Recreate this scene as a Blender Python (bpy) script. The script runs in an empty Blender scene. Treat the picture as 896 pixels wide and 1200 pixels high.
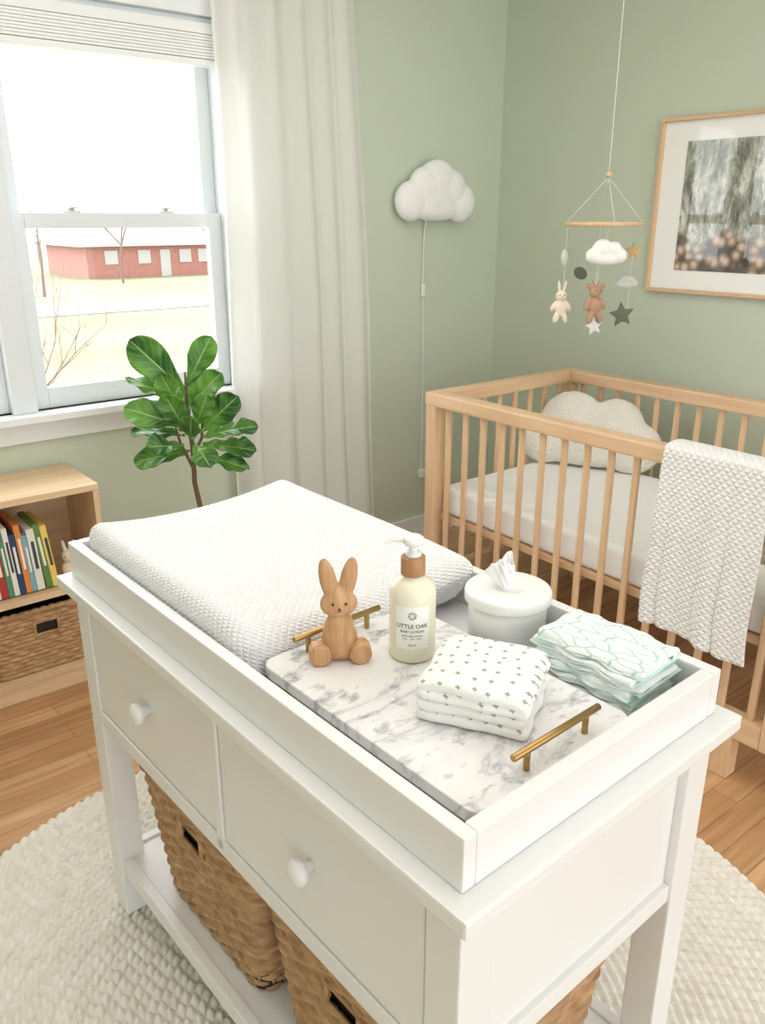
import bpy, bmesh, math, random
import numpy as np
from mathutils import Vector, Matrix, Euler, noise
random.seed(7)
scene=bpy.context.scene
try:
    scene.view_settings.view_transform='Standard'
except Exception: pass
COL=scene.collection
PI=math.pi
YAW=math.radians(-38.7)

# ---------------------------------------------------------------- materials
def lin(c):
    out=[]
    for v in c[:3]:
        v=v/255.0
        out.append(v/12.92 if v<=0.04045 else ((v+0.055)/1.055)**2.4)
    return (out[0],out[1],out[2],1.0)
def base_mat(name):
    m=bpy.data.materials.new(name); m.use_nodes=True
    nt=m.node_tree; nt.nodes.clear()
    o=nt.nodes.new('ShaderNodeOutputMaterial'); b=nt.nodes.new('ShaderNodeBsdfPrincipled')
    nt.links.new(b.outputs[0],o.inputs[0])
    return m,nt,b,o
def coords(nt,scale=(1,1,1),kind='Object'):
    tc=nt.nodes.new('ShaderNodeTexCoord'); mp=nt.nodes.new('ShaderNodeMapping')
    mp.inputs['Scale'].default_value=scale
    nt.links.new(tc.outputs[kind],mp.inputs[0])
    return mp.outputs[0]
def M(name,col,rough=0.5,metal=0.0,col2=None,vs=5.0,stretch=(1,1,1),bump=0.0,bs=100.0,btype='noise',bstretch=(1,1,1),bdist=0.002,coat=0.0,sheen=0.0,sss=0.0,detail=4):
    m,nt,b,o=base_mat(name)
    b.inputs['Base Color'].default_value=lin(col); b.inputs['Roughness'].default_value=rough
    b.inputs['Metallic'].default_value=metal
    b.inputs['Coat Weight'].default_value=coat
    b.inputs['Sheen Weight'].default_value=sheen
    if sss>0:
        b.inputs['Subsurface Weight'].default_value=sss; b.inputs['Subsurface Scale'].default_value=0.01
    if col2 is not None:
        n=nt.nodes.new('ShaderNodeTexNoise'); n.inputs['Scale'].default_value=vs; n.inputs['Detail'].default_value=detail
        nt.links.new(coords(nt,stretch),n.inputs['Vector'])
        r=nt.nodes.new('ShaderNodeValToRGB'); r.color_ramp.elements[0].position=0.3; r.color_ramp.elements[1].position=0.7
        r.color_ramp.elements[0].color=lin(col); r.color_ramp.elements[1].color=lin(col2)
        nt.links.new(n.outputs[0],r.inputs[0]); nt.links.new(r.outputs[0],b.inputs['Base Color'])
    if bump>0:
        if btype=='noise':
            n=nt.nodes.new('ShaderNodeTexNoise'); out=0
        else:
            n=nt.nodes.new('ShaderNodeTexVoronoi'); out=0
            n.inputs['Randomness'].default_value=0.2 if btype=='vor' else 0.9
        n.inputs['Scale'].default_value=bs
        nt.links.new(coords(nt,bstretch),n.inputs['Vector'])
        bp=nt.nodes.new('ShaderNodeBump'); bp.inputs['Strength'].default_value=bump; bp.inputs['Distance'].default_value=bdist
        if btype!='noise': bp.invert=True
        nt.links.new(n.outputs[out],bp.inputs['Height']); nt.links.new(bp.outputs[0],b.inputs['Normal'])
    return m
def quilt(name,col,scale,dist,rot=45,strength=.8):
    """woven diamond relief"""
    m,nt,b,o=base_mat(name); b.inputs['Base Color'].default_value=lin(col); b.inputs['Roughness'].default_value=.92
    tc=nt.nodes.new('ShaderNodeTexCoord'); mp=nt.nodes.new('ShaderNodeMapping'); mp.inputs['Rotation'].default_value=(0,0,math.radians(rot))
    mp.inputs['Scale'].default_value=(scale,scale,scale); nt.links.new(tc.outputs['UV'],mp.inputs[0])
    sp=nt.nodes.new('ShaderNodeSeparateXYZ'); nt.links.new(mp.outputs[0],sp.inputs[0])
    outs=[]
    for i in (0,1):
        s=nt.nodes.new('ShaderNodeMath'); s.operation='SINE'; nt.links.new(sp.outputs[i],s.inputs[0])
        a=nt.nodes.new('ShaderNodeMath'); a.operation='ABSOLUTE'; nt.links.new(s.outputs[0],a.inputs[0]); outs.append(a)
    mu=nt.nodes.new('ShaderNodeMath'); mu.operation='MINIMUM'; nt.links.new(outs[0].outputs[0],mu.inputs[0]); nt.links.new(outs[1].outputs[0],mu.inputs[1])
    bp=nt.nodes.new('ShaderNodeBump'); bp.inputs['Strength'].default_value=strength; bp.inputs['Distance'].default_value=dist
    nt.links.new(mu.outputs[0],bp.inputs['Height']); nt.links.new(bp.outputs[0],b.inputs['Normal'])
    return m
def wood(name,c1,c2,axis,rough=0.45,k=1.0):
    s=[22*k,22*k,22*k]; s['xyz'.index(axis)]=1.6*k
    return M(name,c1,rough,col2=c2,vs=2.2,stretch=tuple(s),bump=0.12,bs=8,bstretch=tuple(s),bdist=0.001,detail=6)
W_C1=(230,197,160); W_C2=(213,176,137)
wX=wood('beech_x',W_C1,W_C2,'x'); wY=wood('beech_y',W_C1,W_C2,'y'); wZ=wood('beech_z',W_C1,W_C2,'z')
oX=wood('oak_x',(232,202,166),(212,178,138),'x'); oZ=wood('oak_z',(232,202,166),(212,178,138),'z')
toywood=wood('toy_wood',(214,168,124),(180,132,90),'z',0.5,2.4)
collar=wood('collar_wood',(190,142,98),(158,110,70),'z',0.5,2.4)
white_paint=M('white_paint',(236,236,235),0.35)
trim_paint=M('trim_paint',(236,239,241),0.4)
wall_mat=M('sage_wall',(204,213,194),0.85,bump=0.05,bs=180)
ceil_mat=M('ceiling_paint',(240,240,236),0.9)
brass=M('brushed_brass',(178,146,92),0.32,metal=1.0)
plastic_w=M('white_plastic',(240,240,238),0.35)
dark=M('dark_thread',(60,48,42),0.7)
inner_dark=M('basket_inner_shade',(52,42,36),0.9)  # shade inside the baskets, given as a dark colour

def floor_material():
    m,nt,b,o=base_mat('oak_floor')
    v=coords(nt,(1,1,1))
    br=nt.nodes.new('ShaderNodeTexBrick')
    br.inputs['Scale'].default_value=1.0; br.inputs['Brick Width'].default_value=0.95; br.inputs['Row Height'].default_value=0.075
    br.inputs['Mortar Size'].default_value=0.001; br.inputs['Mortar Smooth'].default_value=0.3; br.inputs['Bias'].default_value=0.0
    br.offset=0.37; br.offset_frequency=2
    br.inputs['Color1'].default_value=lin((220,178,134)); br.inputs['Color2'].default_value=lin((188,142,100)); br.inputs['Mortar'].default_value=lin((134,98,68))
    nt.links.new(v,br.inputs['Vector'])
    n=nt.nodes.new('ShaderNodeTexNoise'); n.inputs['Scale'].default_value=3.0; n.inputs['Detail'].default_value=8; n.inputs['Distortion'].default_value=0.6
    nt.links.new(coords(nt,(1.2,16,1)),n.inputs['Vector'])
    r=nt.nodes.new('ShaderNodeValToRGB'); r.color_ramp.elements[0].position=0.35; r.color_ramp.elements[1].position=0.7
    r.color_ramp.elements[0].color=(0.74,0.68,0.62,1); r.color_ramp.elements[1].color=(1.08,1.07,1.06,1)
    nt.links.new(n.outputs[0],r.inputs[0])
    mx=nt.nodes.new('ShaderNodeMix'); mx.data_type='RGBA'; mx.blend_type='MULTIPLY'; mx.inputs['Factor'].default_value=0.9
    nt.links.new(br.outputs[0],mx.inputs[6]); nt.links.new(r.outputs[0],mx.inputs[7]); nt.links.new(mx.outputs[2],b.inputs['Base Color'])
    b.inputs['Roughness'].default_value=0.3
    bp=nt.nodes.new('ShaderNodeBump'); bp.inputs['Strength'].default_value=0.3; bp.inputs['Distance'].default_value=0.001; bp.invert=True
    nt.links.new(br.outputs['Fac'],bp.inputs['Height']); nt.links.new(bp.outputs[0],b.inputs['Normal'])
    return m
def marble_material():
    m,nt,b,o=base_mat('white_marble')
    n=nt.nodes.new('ShaderNodeTexNoise'); n.inputs['Scale'].default_value=4.5; n.inputs['Detail'].default_value=9; n.inputs['Roughness'].default_value=0.6; n.inputs['Distortion'].default_value=0.5
    nt.links.new(coords(nt,(1,2.0,1)),n.inputs['Vector'])
    r=nt.nodes.new('ShaderNodeValToRGB'); cr=r.color_ramp
    cr.elements[0].position=0.40; cr.elements[0].color=lin((238,237,235)); cr.elements[1].position=0.66; cr.elements[1].color=lin((240,239,237))
    e=cr.elements.new(0.47); e.color=lin((232,231,230)); e=cr.elements.new(0.500); e.color=lin((200,200,202)); e=cr.elements.new(0.523); e.color=lin((232,231,230))
    nt.links.new(n.outputs[0],r.inputs[0])
    n2=nt.nodes.new('ShaderNodeTexNoise'); n2.inputs['Scale'].default_value=22; n2.inputs['Detail'].default_value=10; n2.inputs['Roughness'].default_value=.65; n2.inputs['Distortion'].default_value=0.3
    nt.links.new(coords(nt,(1,1.5,1)),n2.inputs['Vector'])
    r2=nt.nodes.new('ShaderNodeValToRGB'); r2.color_ramp.elements[0].position=0.34; r2.color_ramp.elements[0].color=lin((170,170,176)); r2.color_ramp.elements[1].position=0.45; r2.color_ramp.elements[1].color=(1,1,1,1)
    nt.links.new(n2.outputs[0],r2.inputs[0])
    mx=nt.nodes.new('ShaderNodeMix'); mx.data_type='RGBA'; mx.blend_type='MULTIPLY'; mx.inputs['Factor'].default_value=0.8
    nt.links.new(r.outputs[0],mx.inputs[6]); nt.links.new(r2.outputs[0],mx.inputs[7]); nt.links.new(mx.outputs[2],b.inputs['Base Color'])
    b.inputs['Roughness'].default_value=0.22
    return m
def curtain_material():
    m,nt,b,o=base_mat('linen_curtain')
    b.inputs['Base Color'].default_value=lin((250,250,248)); b.inputs['Roughness'].default_value=0.95
    n=nt.nodes.new('ShaderNodeTexNoise'); n.inputs['Scale'].default_value=60; n.inputs['Detail'].default_value=5
    nt.links.new(coords(nt,(1,1,5)),n.inputs['Vector'])
    n2=nt.nodes.new('ShaderNodeTexNoise'); n2.inputs['Scale'].default_value=60; n2.inputs['Detail'].default_value=5
    nt.links.new(coords(nt,(6,1,0.8)),n2.inputs['Vector'])
    ad=nt.nodes.new('ShaderNodeMath'); ad.operation='ADD'; nt.links.new(n.outputs[0],ad.inputs[0]); nt.links.new(n2.outputs[0],ad.inputs[1])
    bp=nt.nodes.new('ShaderNodeBump'); bp.inputs['Strength'].default_value=0.4; bp.inputs['Distance'].default_value=0.002
    nt.links.new(ad.outputs[0],bp.inputs['Height']); nt.links.new(bp.outputs[0],b.inputs['Normal'])
    t=nt.nodes.new('ShaderNodeBsdfTranslucent'); t.inputs[0].default_value=lin((252,251,248))
    tr=nt.nodes.new('ShaderNodeBsdfTransparent')
    mx=nt.nodes.new('ShaderNodeMixShader'); mx.inputs[0].default_value=0.42
    nt.links.new(b.outputs[0],mx.inputs[1]); nt.links.new(t.outputs[0],mx.inputs[2])
    m2=nt.nodes.new('ShaderNodeMixShader'); m2.inputs[0].default_value=0.05
    nt.links.new(mx.outputs[0],m2.inputs[1]); nt.links.new(tr.outputs[0],m2.inputs[2]); nt.links.new(m2.outputs[0],o.inputs[0])
    return m
def glass_material():
    m,nt,b,o=base_mat('window_glass')
    t=nt.nodes.new('ShaderNodeBsdfTransparent'); g=nt.nodes.new('ShaderNodeBsdfGlossy'); g.inputs['Roughness'].default_value=0.02
    mx=nt.nodes.new('ShaderNodeMixShader'); mx.inputs[0].default_value=0.04
    nt.links.new(t.outputs[0],mx.inputs[1]); nt.links.new(g.outputs[0],mx.inputs[2]); nt.links.new(mx.outputs[0],o.inputs[0])
    return m
def muslin_material():
    m,nt,b,o=base_mat('muslin_print')
    v=nt.nodes.new('ShaderNodeTexVoronoi'); v.inputs['Scale'].default_value=46; v.inputs['Randomness'].default_value=0.35; v.voronoi_dimensions='2D'; v.distance='MINKOWSKI'; v.inputs['Exponent'].default_value=0.7
    tc=nt.nodes.new('ShaderNodeTexCoord'); nt.links.new(tc.outputs['UV'],v.inputs['Vector'])
    r=nt.nodes.new('ShaderNodeValToRGB'); r.color_ramp.interpolation='LINEAR'
    r.color_ramp.elements[0].position=0.20; r.color_ramp.elements[0].color=lin((166,169,158)); r.color_ramp.elements[1].position=0.24; r.color_ramp.elements[1].color=lin((245,245,243))
    nt.links.new(v.outputs['Distance'],r.inputs[0]); nt.links.new(r.outputs[0],b.inputs['Base Color'])
    b.inputs['Roughness'].default_value=0.95
    n=nt.nodes.new('ShaderNodeTexNoise'); n.inputs['Scale'].default_value=110; n.inputs['Detail'].default_value=5
    nt.links.new(coords(nt,(1,1,1)),n.inputs['Vector'])
    bp=nt.nodes.new('ShaderNodeBump'); bp.inputs['Strength'].default_value=0.6; bp.inputs['Distance'].default_value=0.003
    nt.links.new(n.outputs[0],bp.inputs['Height']); nt.links.new(bp.outputs[0],b.inputs['Normal'])
    return m
def diaper_print():
    m,nt,b,o=base_mat('diaper_print')
    v=nt.nodes.new('ShaderNodeTexVoronoi'); v.inputs['Scale'].default_value=38; v.inputs['Randomness'].default_value=0.9; v.voronoi_dimensions='2D'; v.feature='DISTANCE_TO_EDGE'
    tc=nt.nodes.new('ShaderNodeTexCoord'); mp=nt.nodes.new('ShaderNodeMapping'); mp.inputs['Scale'].default_value=(1.8,.7,1); nt.links.new(tc.outputs['UV'],mp.inputs[0]); nt.links.new(mp.outputs[0],v.inputs['Vector'])
    r=nt.nodes.new('ShaderNodeValToRGB'); r.color_ramp.elements[0].position=0.03; r.color_ramp.elements[0].color=lin((188,214,204)); r.color_ramp.elements[1].position=0.08; r.color_ramp.elements[1].color=lin((246,247,246))
    nt.links.new(v.outputs['Distance'],r.inputs[0]); nt.links.new(r.outputs[0],b.inputs['Base Color']); b.inputs['Roughness'].default_value=.9
    n=nt.nodes.new('ShaderNodeTexNoise'); n.inputs['Scale'].default_value=70; nt.links.new(coords(nt,(2.4,1,1)),n.inputs['Vector'])
    bp=nt.nodes.new('ShaderNodeBump'); bp.inputs['Strength'].default_value=0.6; bp.inputs['Distance'].default_value=0.004
    nt.links.new(n.outputs[0],bp.inputs['Height']); nt.links.new(bp.outputs[0],b.inputs['Normal'])
    return m
def leaf_material():
    m,nt,b,o=base_mat('fig_leaf')
    tc=nt.nodes.new('ShaderNodeTexCoord'); sp=nt.nodes.new('ShaderNodeSeparateXYZ'); nt.links.new(tc.outputs['UV'],sp.inputs[0])
    a=nt.nodes.new('ShaderNodeMath'); a.operation='SUBTRACT'; a.inputs[1].default_value=0.5; nt.links.new(sp.outputs[0],a.inputs[0])
    ab=nt.nodes.new('ShaderNodeMath'); ab.operation='ABSOLUTE'; nt.links.new(a.outputs[0],ab.inputs[0])
    r=nt.nodes.new('ShaderNodeValToRGB'); r.color_ramp.elements[0].position=0.012; r.color_ramp.elements[0].color=(1,1,1,1); r.color_ramp.elements[1].position=0.03; r.color_ramp.elements[1].color=(0,0,0,1)
    nt.links.new(ab.outputs[0],r.inputs[0])
    mu=nt.nodes.new('ShaderNodeMath'); mu.operation='MULTIPLY_ADD'; mu.inputs[1].default_value=-0.55; nt.links.new(ab.outputs[0],mu.inputs[0]); nt.links.new(sp.outputs[1],mu.inputs[2])
    k=nt.nodes.new('ShaderNodeMath'); k.operation='MULTIPLY'; k.inputs[1].default_value=48; nt.links.new(mu.outputs[0],k.inputs[0])
    s=nt.nodes.new('ShaderNodeMath'); s.operation='SINE'; nt.links.new(k.outputs[0],s.inputs[0])
    r2=nt.nodes.new('ShaderNodeValToRGB'); r2.color_ramp.elements[0].position=0.88; r2.color_ramp.elements[0].color=(0,0,0,1); r2.color_ramp.elements[1].position=1.0; r2.color_ramp.elements[1].color=(.4,.4,.4,1)
    nt.links.new(s.outputs[0],r2.inputs[0])
    mxm=nt.nodes.new('ShaderNodeMath'); mxm.operation='MAXIMUM'; nt.links.new(r.outputs[0],mxm.inputs[0]); nt.links.new(r2.outputs[0],mxm.inputs[1])
    n=nt.nodes.new('ShaderNodeTexNoise'); n.inputs['Scale'].default_value=9; nt.links.new(coords(nt),n.inputs['Vector'])
    rc=nt.nodes.new('ShaderNodeValToRGB'); rc.color_ramp.elements[0].position=0.38; rc.color_ramp.elements[0].color=lin((40,88,38)); rc.color_ramp.elements[1].position=0.64; rc.color_ramp.elements[1].color=lin((112,166,68))
    nt.links.new(n.outputs[0],rc.inputs[0])
    mx=nt.nodes.new('ShaderNodeMix'); mx.data_type='RGBA'; nt.links.new(mxm.outputs[0],mx.inputs[0]); nt.links.new(rc.outputs[0],mx.inputs[6]); mx.inputs[7].default_value=lin((172,204,124))
    nt.links.new(mx.outputs[2],b.inputs['Base Color']); b.inputs['Roughness'].default_value=0.26
    t=nt.nodes.new('ShaderNodeBsdfTranslucent'); t.inputs[0].default_value=lin((140,200,60))
    ms=nt.nodes.new('ShaderNodeMixShader'); ms.inputs[0].default_value=0.25
    nt.links.new(b.outputs[0],ms.inputs[1]); nt.links.new(t.outputs[0],ms.inputs[2]); nt.links.new(ms.outputs[0],o.inputs[0])
    return m
def art_material():
    m,nt,b,o=base_mat('forest_print')
    n=nt.nodes.new('ShaderNodeTexNoise'); n.inputs['Scale'].default_value=9; n.inputs['Detail'].default_value=12; n.inputs['Roughness'].default_value=0.75; n.inputs['Distortion'].default_value=.4
    nt.links.new(coords(nt,(1,2.6,1.0)),n.inputs['Vector'])
    tc=nt.nodes.new('ShaderNodeTexCoord'); sp=nt.nodes.new('ShaderNodeSeparateXYZ'); nt.links.new(tc.outputs['Object'],sp.inputs[0])
    mr=nt.nodes.new('ShaderNodeMapRange'); mr.inputs[1].default_value=1.28; mr.inputs[2].default_value=1.80; nt.links.new(sp.outputs[2],mr.inputs[0])
    nb=nt.nodes.new('ShaderNodeTexNoise'); nb.inputs['Scale'].default_value=9; nb.inputs['Detail'].default_value=6; nt.links.new(coords(nt),nb.inputs['Vector'])
    wob=nt.nodes.new('ShaderNodeMath'); wob.operation='MULTIPLY_ADD'; wob.inputs[1].default_value=.5; nt.links.new(nb.outputs[0],wob.inputs[0]); nt.links.new(mr.outputs[0],wob.inputs[2])
    r=nt.nodes.new('ShaderNodeValToRGB'); r.color_ramp.elements[0].position=0.37; r.color_ramp.elements[0].color=lin((74,74,66)); r.color_ramp.elements[1].position=0.60; r.color_ramp.elements[1].color=lin((222,222,214))
    e=r.color_ramp.elements.new(0.48); e.color=lin((146,150,132))
    nt.links.new(n.outputs[0],r.inputs[0])
    v3=nt.nodes.new('ShaderNodeTexVoronoi'); v3.inputs['Scale'].default_value=26; nt.links.new(coords(nt),v3.inputs['Vector'])
    r2=nt.nodes.new('ShaderNodeValToRGB'); r2.color_ramp.elements[0].position=0.2; r2.color_ramp.elements[0].color=lin((214,190,174)); r2.color_ramp.elements[1].position=0.66; r2.color_ramp.elements[1].color=lin((80,68,54))
    e=r2.color_ramp.elements.new(0.42); e.color=lin((158,128,106))
    nt.links.new(v3.outputs['Distance'],r2.inputs[0])
    rr=nt.nodes.new('ShaderNodeValToRGB'); rr.color_ramp.elements[0].position=0.50; rr.color_ramp.elements[1].position=0.58
    nt.links.new(wob.outputs[0],rr.inputs[0])
    mx=nt.nodes.new('ShaderNodeMix'); mx.data_type='RGBA'; nt.links.new(rr.outputs[0],mx.inputs[0]); nt.links.new(r2.outputs[0],mx.inputs[6]); nt.links.new(r.outputs[0],mx.inputs[7])
    nt.links.new(mx.outputs[2],b.inputs['Base Color']); b.inputs['Roughness'].default_value=0.5
    b.inputs['Coat Weight'].default_value=1.0; b.inputs['Coat Roughness'].default_value=0.02
    return m

# ---------------------------------------------------------------- object helpers
def empty(name,loc=(0,0,0)):
    e=bpy.data.objects.new(name,None); e.location=loc; e.empty_display_size=0.1
    COL.objects.link(e); return e
def link(name,me,mat=None,parent=None,smooth=False):
    ob=bpy.data.objects.new(name,me); COL.objects.link(ob)
    if mat is not None:
        for mm in (mat if isinstance(mat,(list,tuple)) else [mat]): me.materials.append(mm)
    if smooth:
        me.polygons.foreach_set('use_smooth',[True]*len(me.polygons))
    if parent is not None:
        ob.parent=parent; ob.matrix_parent_inverse=Matrix.Translation(-Vector(parent.location))
    return ob
def pymesh(name,v,f,mat=None,parent=None,smooth=True):
    me=bpy.data.meshes.new(name); me.from_pydata([tuple(p) for p in v],[],f); me.update()
    return link(name,me,mat,parent,smooth)
def box(name,x0,x1,y0,y1,z0,z1,mat,parent=None,bev=0.003,rot=None):
    bm=bmesh.new(); bmesh.ops.create_cube(bm,size=1)
    c=Vector(((x0+x1)/2,(y0+y1)/2,(z0+z1)/2))
    for v in bm.verts:
        p=Vector((v.co.x*(x1-x0),v.co.y*(y1-y0),v.co.z*(z1-z0)))
        if rot is not None: p=rot@p
        v.co=p+c
    if bev>0:
        bmesh.ops.bevel(bm,geom=bm.edges[:],offset=bev,segments=2,affect='EDGES',profile=0.6)
    me=bpy.data.meshes.new(name); bm.to_mesh(me); bm.free()
    return link(name,me,mat,parent)
def rbox_data(size,r,n=8,k=4):
    axes=[]
    for s in size:
        h=s/2; rr=min(r,h*0.999)
        a=[-h+rr*(i/k) for i in range(k)]
        inner=[-(h-rr)+2*(h-rr)*i/n for i in range(n+1)]
        b=[-x for x in reversed(a)]
        axes.append(a+inner+b)
    idx={}; V=[]; F=[]
    def vid(p):
        key=(round(p[0],6),round(p[1],6),round(p[2],6))
        if key not in idx:
            idx[key]=len(V); V.append(Vector(p))
        return idx[key]
    for ax in range(3):
        u,w=(ax+1)%3,(ax+2)%3
        for sgn in (-1,1):
            for i in range(len(axes[u])-1):
                for j in range(len(axes[w])-1):
                    q=[]
                    for (a,b) in ((i,j),(i+1,j),(i+1,j+1),(i,j+1)):
                        p=[0,0,0]; p[ax]=sgn*size[ax]/2; p[u]=axes[u][a]; p[w]=axes[w][b]
                        q.append(vid(p))
                    if len(set(q))<3: continue
                    if sgn<0: q.reverse()
                    F.append(q)
    out=[]
    for p in V:
        rad=[min(r,size[i]/2*.999) for i in range(3)]
        q=Vector([max(-(size[i]/2-rad[i]),min(size[i]/2-rad[i],p[i])) for i in range(3)])
        d=p-q
        e=Vector([d[i]/rad[i] for i in range(3)])
        if e.length>0:
            e=e.normalized()*max(abs(e[0]),abs(e[1]),abs(e[2]))
        out.append(q+Vector([e[i]*rad[i] for i in range(3)]))
    return out,F
def rbox(name,c,size,r,mat,parent=None,rotz=0.0,n=8,k=4,deform=None,uv=False,rot=None):
    V,F=rbox_data(size,r,n,k)
    R=rot if rot is not None else Matrix.Rotation(rotz,3,'Z')
    c=Vector(c); loc=[v.copy() for v in V]
    if deform: V=[deform(v) for v in V]
    ob=pymesh(name,[R@v+c for v in V],F,mat,parent)
    if uv is not False:
        me=ob.data; ul=me.uv_layers.new(name='UVMap')
        for l in me.loops:
            v=loc[l.vertex_index]; ul.data[l.index].uv=(v.x+v.z*0.8+ (uv if isinstance(uv,float) else 0),v.y+v.z*0.8)
    return ob
def cyl(name,p0,p1,r,mat,parent=None,r1=None,seg=20,bev=True):
    p0=Vector(p0);p1=Vector(p1); d=p1-p0; L=d.length; r1=r if r1 is None else r1
    q=d.to_track_quat('Z','Y').to_matrix()
    V=[];F=[]; e=min(r,r1,L/2)*0.12 if bev else 0
    rings=[(0,r-e),(e,r),(L-e,r1),(L,r1-e)] if bev else [(0,r),(L,r1)]
    for (z,rr) in rings:
        for i in range(seg):
            a=2*PI*i/seg; V.append(p0+q@Vector((rr*math.cos(a),rr*math.sin(a),z)))
    for k in range(len(rings)-1):
        for i in range(seg):
            j=(i+1)%seg; F.append([k*seg+i,k*seg+j,(k+1)*seg+j,(k+1)*seg+i])
    F.append(list(reversed(range(seg)))); F.append([(len(rings)-1)*seg+i for i in range(seg)])
    ob=pymesh(name,V,F,mat,parent)
    ob.data.polygons[-1].use_smooth=False; ob.data.polygons[-2].use_smooth=False
    me=ob.data
    last=(len(rings)-1)*seg
    for ed in me.edges:
        a,b=ed.vertices
        if (a<seg and b<seg) or (a>=last and b>=last): ed.use_edge_sharp=True
    return ob
def lathe(name,prof,c,mat,parent=None,seg=48,axis=None):
    V=[];F=[]; c=Vector(c); q=Matrix.Identity(3) if axis is None else Vector(axis).to_track_quat('Z','Y').to_matrix()
    for (r,z) in prof:
        for i in range(seg):
            a=2*PI*i/seg; V.append(c+q@Vector((max(r,1e-5)*math.cos(a),max(r,1e-5)*math.sin(a),z)))
    for k in range(len(prof)-1):
        for i in range(seg):
            j=(i+1)%seg; F.append([k*seg+i,k*seg+j,(k+1)*seg+j,(k+1)*seg+i])
    F.append(list(reversed(range(seg)))); F.append([(len(prof)-1)*seg+i for i in range(seg)])
    return pymesh(name,V,F,mat,parent)
def tube(name,pts,r,mat,parent=None,radii=None):
    cu=bpy.data.curves.new(name,'CURVE'); cu.dimensions='3D'; cu.bevel_depth=r; cu.bevel_resolution=3; cu.use_fill_caps=True
    s=cu.splines.new('POLY'); s.points.add(len(pts)-1)
    for i,p in enumerate(pts):
        s.points[i].co=(p[0],p[1],p[2],1)
        if radii: s.points[i].radius=radii[i]
    cu.materials.append(mat)
    ob=bpy.data.objects.new(name,cu); COL.objects.link(ob)
    if parent is not None:
        ob.parent=parent; ob.matrix_parent_inverse=Matrix.Translation(-Vector(parent.location))
    return ob
def blob(name,parts,mat,parent=None,voxel=0.004,smooth=6,xf=None):
    bm=bmesh.new()
    for p in parts:
        c,r=p[0],p[1]; e=p[2] if len(p)>2 else (0,0,0)
        mt=Matrix.Translation(c)@Euler(e).to_matrix().to_4x4()@Matrix.Diagonal((r[0],r[1],r[2],1))
        bmesh.ops.create_icosphere(bm,subdivisions=4,radius=1,matrix=mt)
    if xf is not None: bm.transform(xf)
    me=bpy.data.meshes.new(name); bm.to_mesh(me); bm.free()
    ob=link(name,me,mat,parent,True)
    md=ob.modifiers.new('fuse','REMESH'); md.mode='VOXEL'; md.voxel_size=voxel; md.use_smooth_shade=True
    if smooth:
        ms=ob.modifiers.new('soften','SMOOTH'); ms.iterations=smooth; ms.factor=0.5
    return ob
def grid(name,fn,nu,nv,mat,parent=None,thick=0,uv=False,uvs=(1,1)):
    V=[fn(i/nu,j/nv) for j in range(nv+1) for i in range(nu+1)]
    F=[[j*(nu+1)+i,j*(nu+1)+i+1,(j+1)*(nu+1)+i+1,(j+1)*(nu+1)+i] for j in range(nv) for i in range(nu)]
    ob=pymesh(name,V,F,mat,parent)
    if uv:
        ul=ob.data.uv_layers.new(name='UVMap')
        for l in ob.data.loops:
            k=l.vertex_index; ul.data[l.index].uv=((k%(nu+1))/nu*uvs[0],(k//(nu+1))/nv*uvs[1])
    if thick:
        s=ob.modifiers.new('thick','SOLIDIFY'); s.thickness=thick; s.offset=0
    return ob

# ---------------------------------------------------------------- room shell
XR,YW,ZC=3.0,2.87,2.6
XL,YB=-1.8,-2.4
fm=floor_material()
box('floor',XL-.1,XR+.12,YB,YW+.12,-0.1,0,fm,bev=0)
box('ceiling',XL-.1,XR+.12,YB,YW+.12,ZC,ZC+.1,ceil_mat,bev=0)
box('wall_right',XR,XR+.12,YB,YW,0,ZC,wall_mat,bev=0)
box('wall_left',XL-.12,XL,YB,YW,0,ZC,wall_mat,bev=0)
OX0,OX1,OZ0,OZ1=0.0,1.57,0.88,2.14
ww=bmesh.new()
for (a,b,c,d) in ((XL,OX0,0,ZC),(OX1,XR+.12,0,ZC),(OX0,OX1,0,OZ0),(OX0,OX1,OZ1,ZC)):
    bmesh.ops.create_cube(ww,size=1,matrix=Matrix.Translation(((a+b)/2,YW+.06,(c+d)/2))@Matrix.Diagonal((b-a,.12,d-c,1)))
me=bpy.data.meshes.new('wall_back'); ww.to_mesh(me); ww.free(); link('wall_back',me,wall_mat)
box('baseboard_back',XL,XR,YW-.015,YW,0,.11,trim_paint)
box('baseboard_right',XR-.015,XR,YB,YW-.015,0,.11,trim_paint)

# window ---------------------------------------------------
glass=glass_material()
sash_paint=M('sash_paint',(226,231,234),0.4)
win=empty('window_1',(0.8,YW,1.5))
def wb(n,*a,**k): return box(n,*a,(sash_paint if ('sash' in n or 'jamb' in n or 'mullion' in n or 'lock' in n) else trim_paint),win,**k)
wb('casing_left',OX0-.09,OX0,YW-.02,YW,OZ0,OZ1)
wb('casing_right',OX1,OX1+.09,YW-.02,YW,OZ0,OZ1)
wb('casing_head',OX0-.1,OX1+.1,YW-.025,YW,OZ1,OZ1+.1)
wb('stool',OX0-.12,OX1+.12,YW-.075,YW+.06,OZ0-.025,OZ0)
wb('apron',OX0-.09,OX1+.09,YW-.018,YW,OZ0-.10,OZ0-.025)
wb('jamb_left',OX0,OX0+.02,YW,YW+.12,OZ0,OZ1)
wb('jamb_right',OX1-.02,OX1,YW,YW+.12,OZ0,OZ1)
wb('jamb_head',OX0,OX1,YW,YW+.12,OZ1-.02,OZ1)
wb('sill_slope',OX0,OX1,YW+.056,YW+.16,OZ0-.03,OZ0+.0)
wb('mullion',0.715,0.795,YW-.02,YW+.12,OZ0,OZ1)
lockm=M('lock_metal',(170,168,164),.4)
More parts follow.
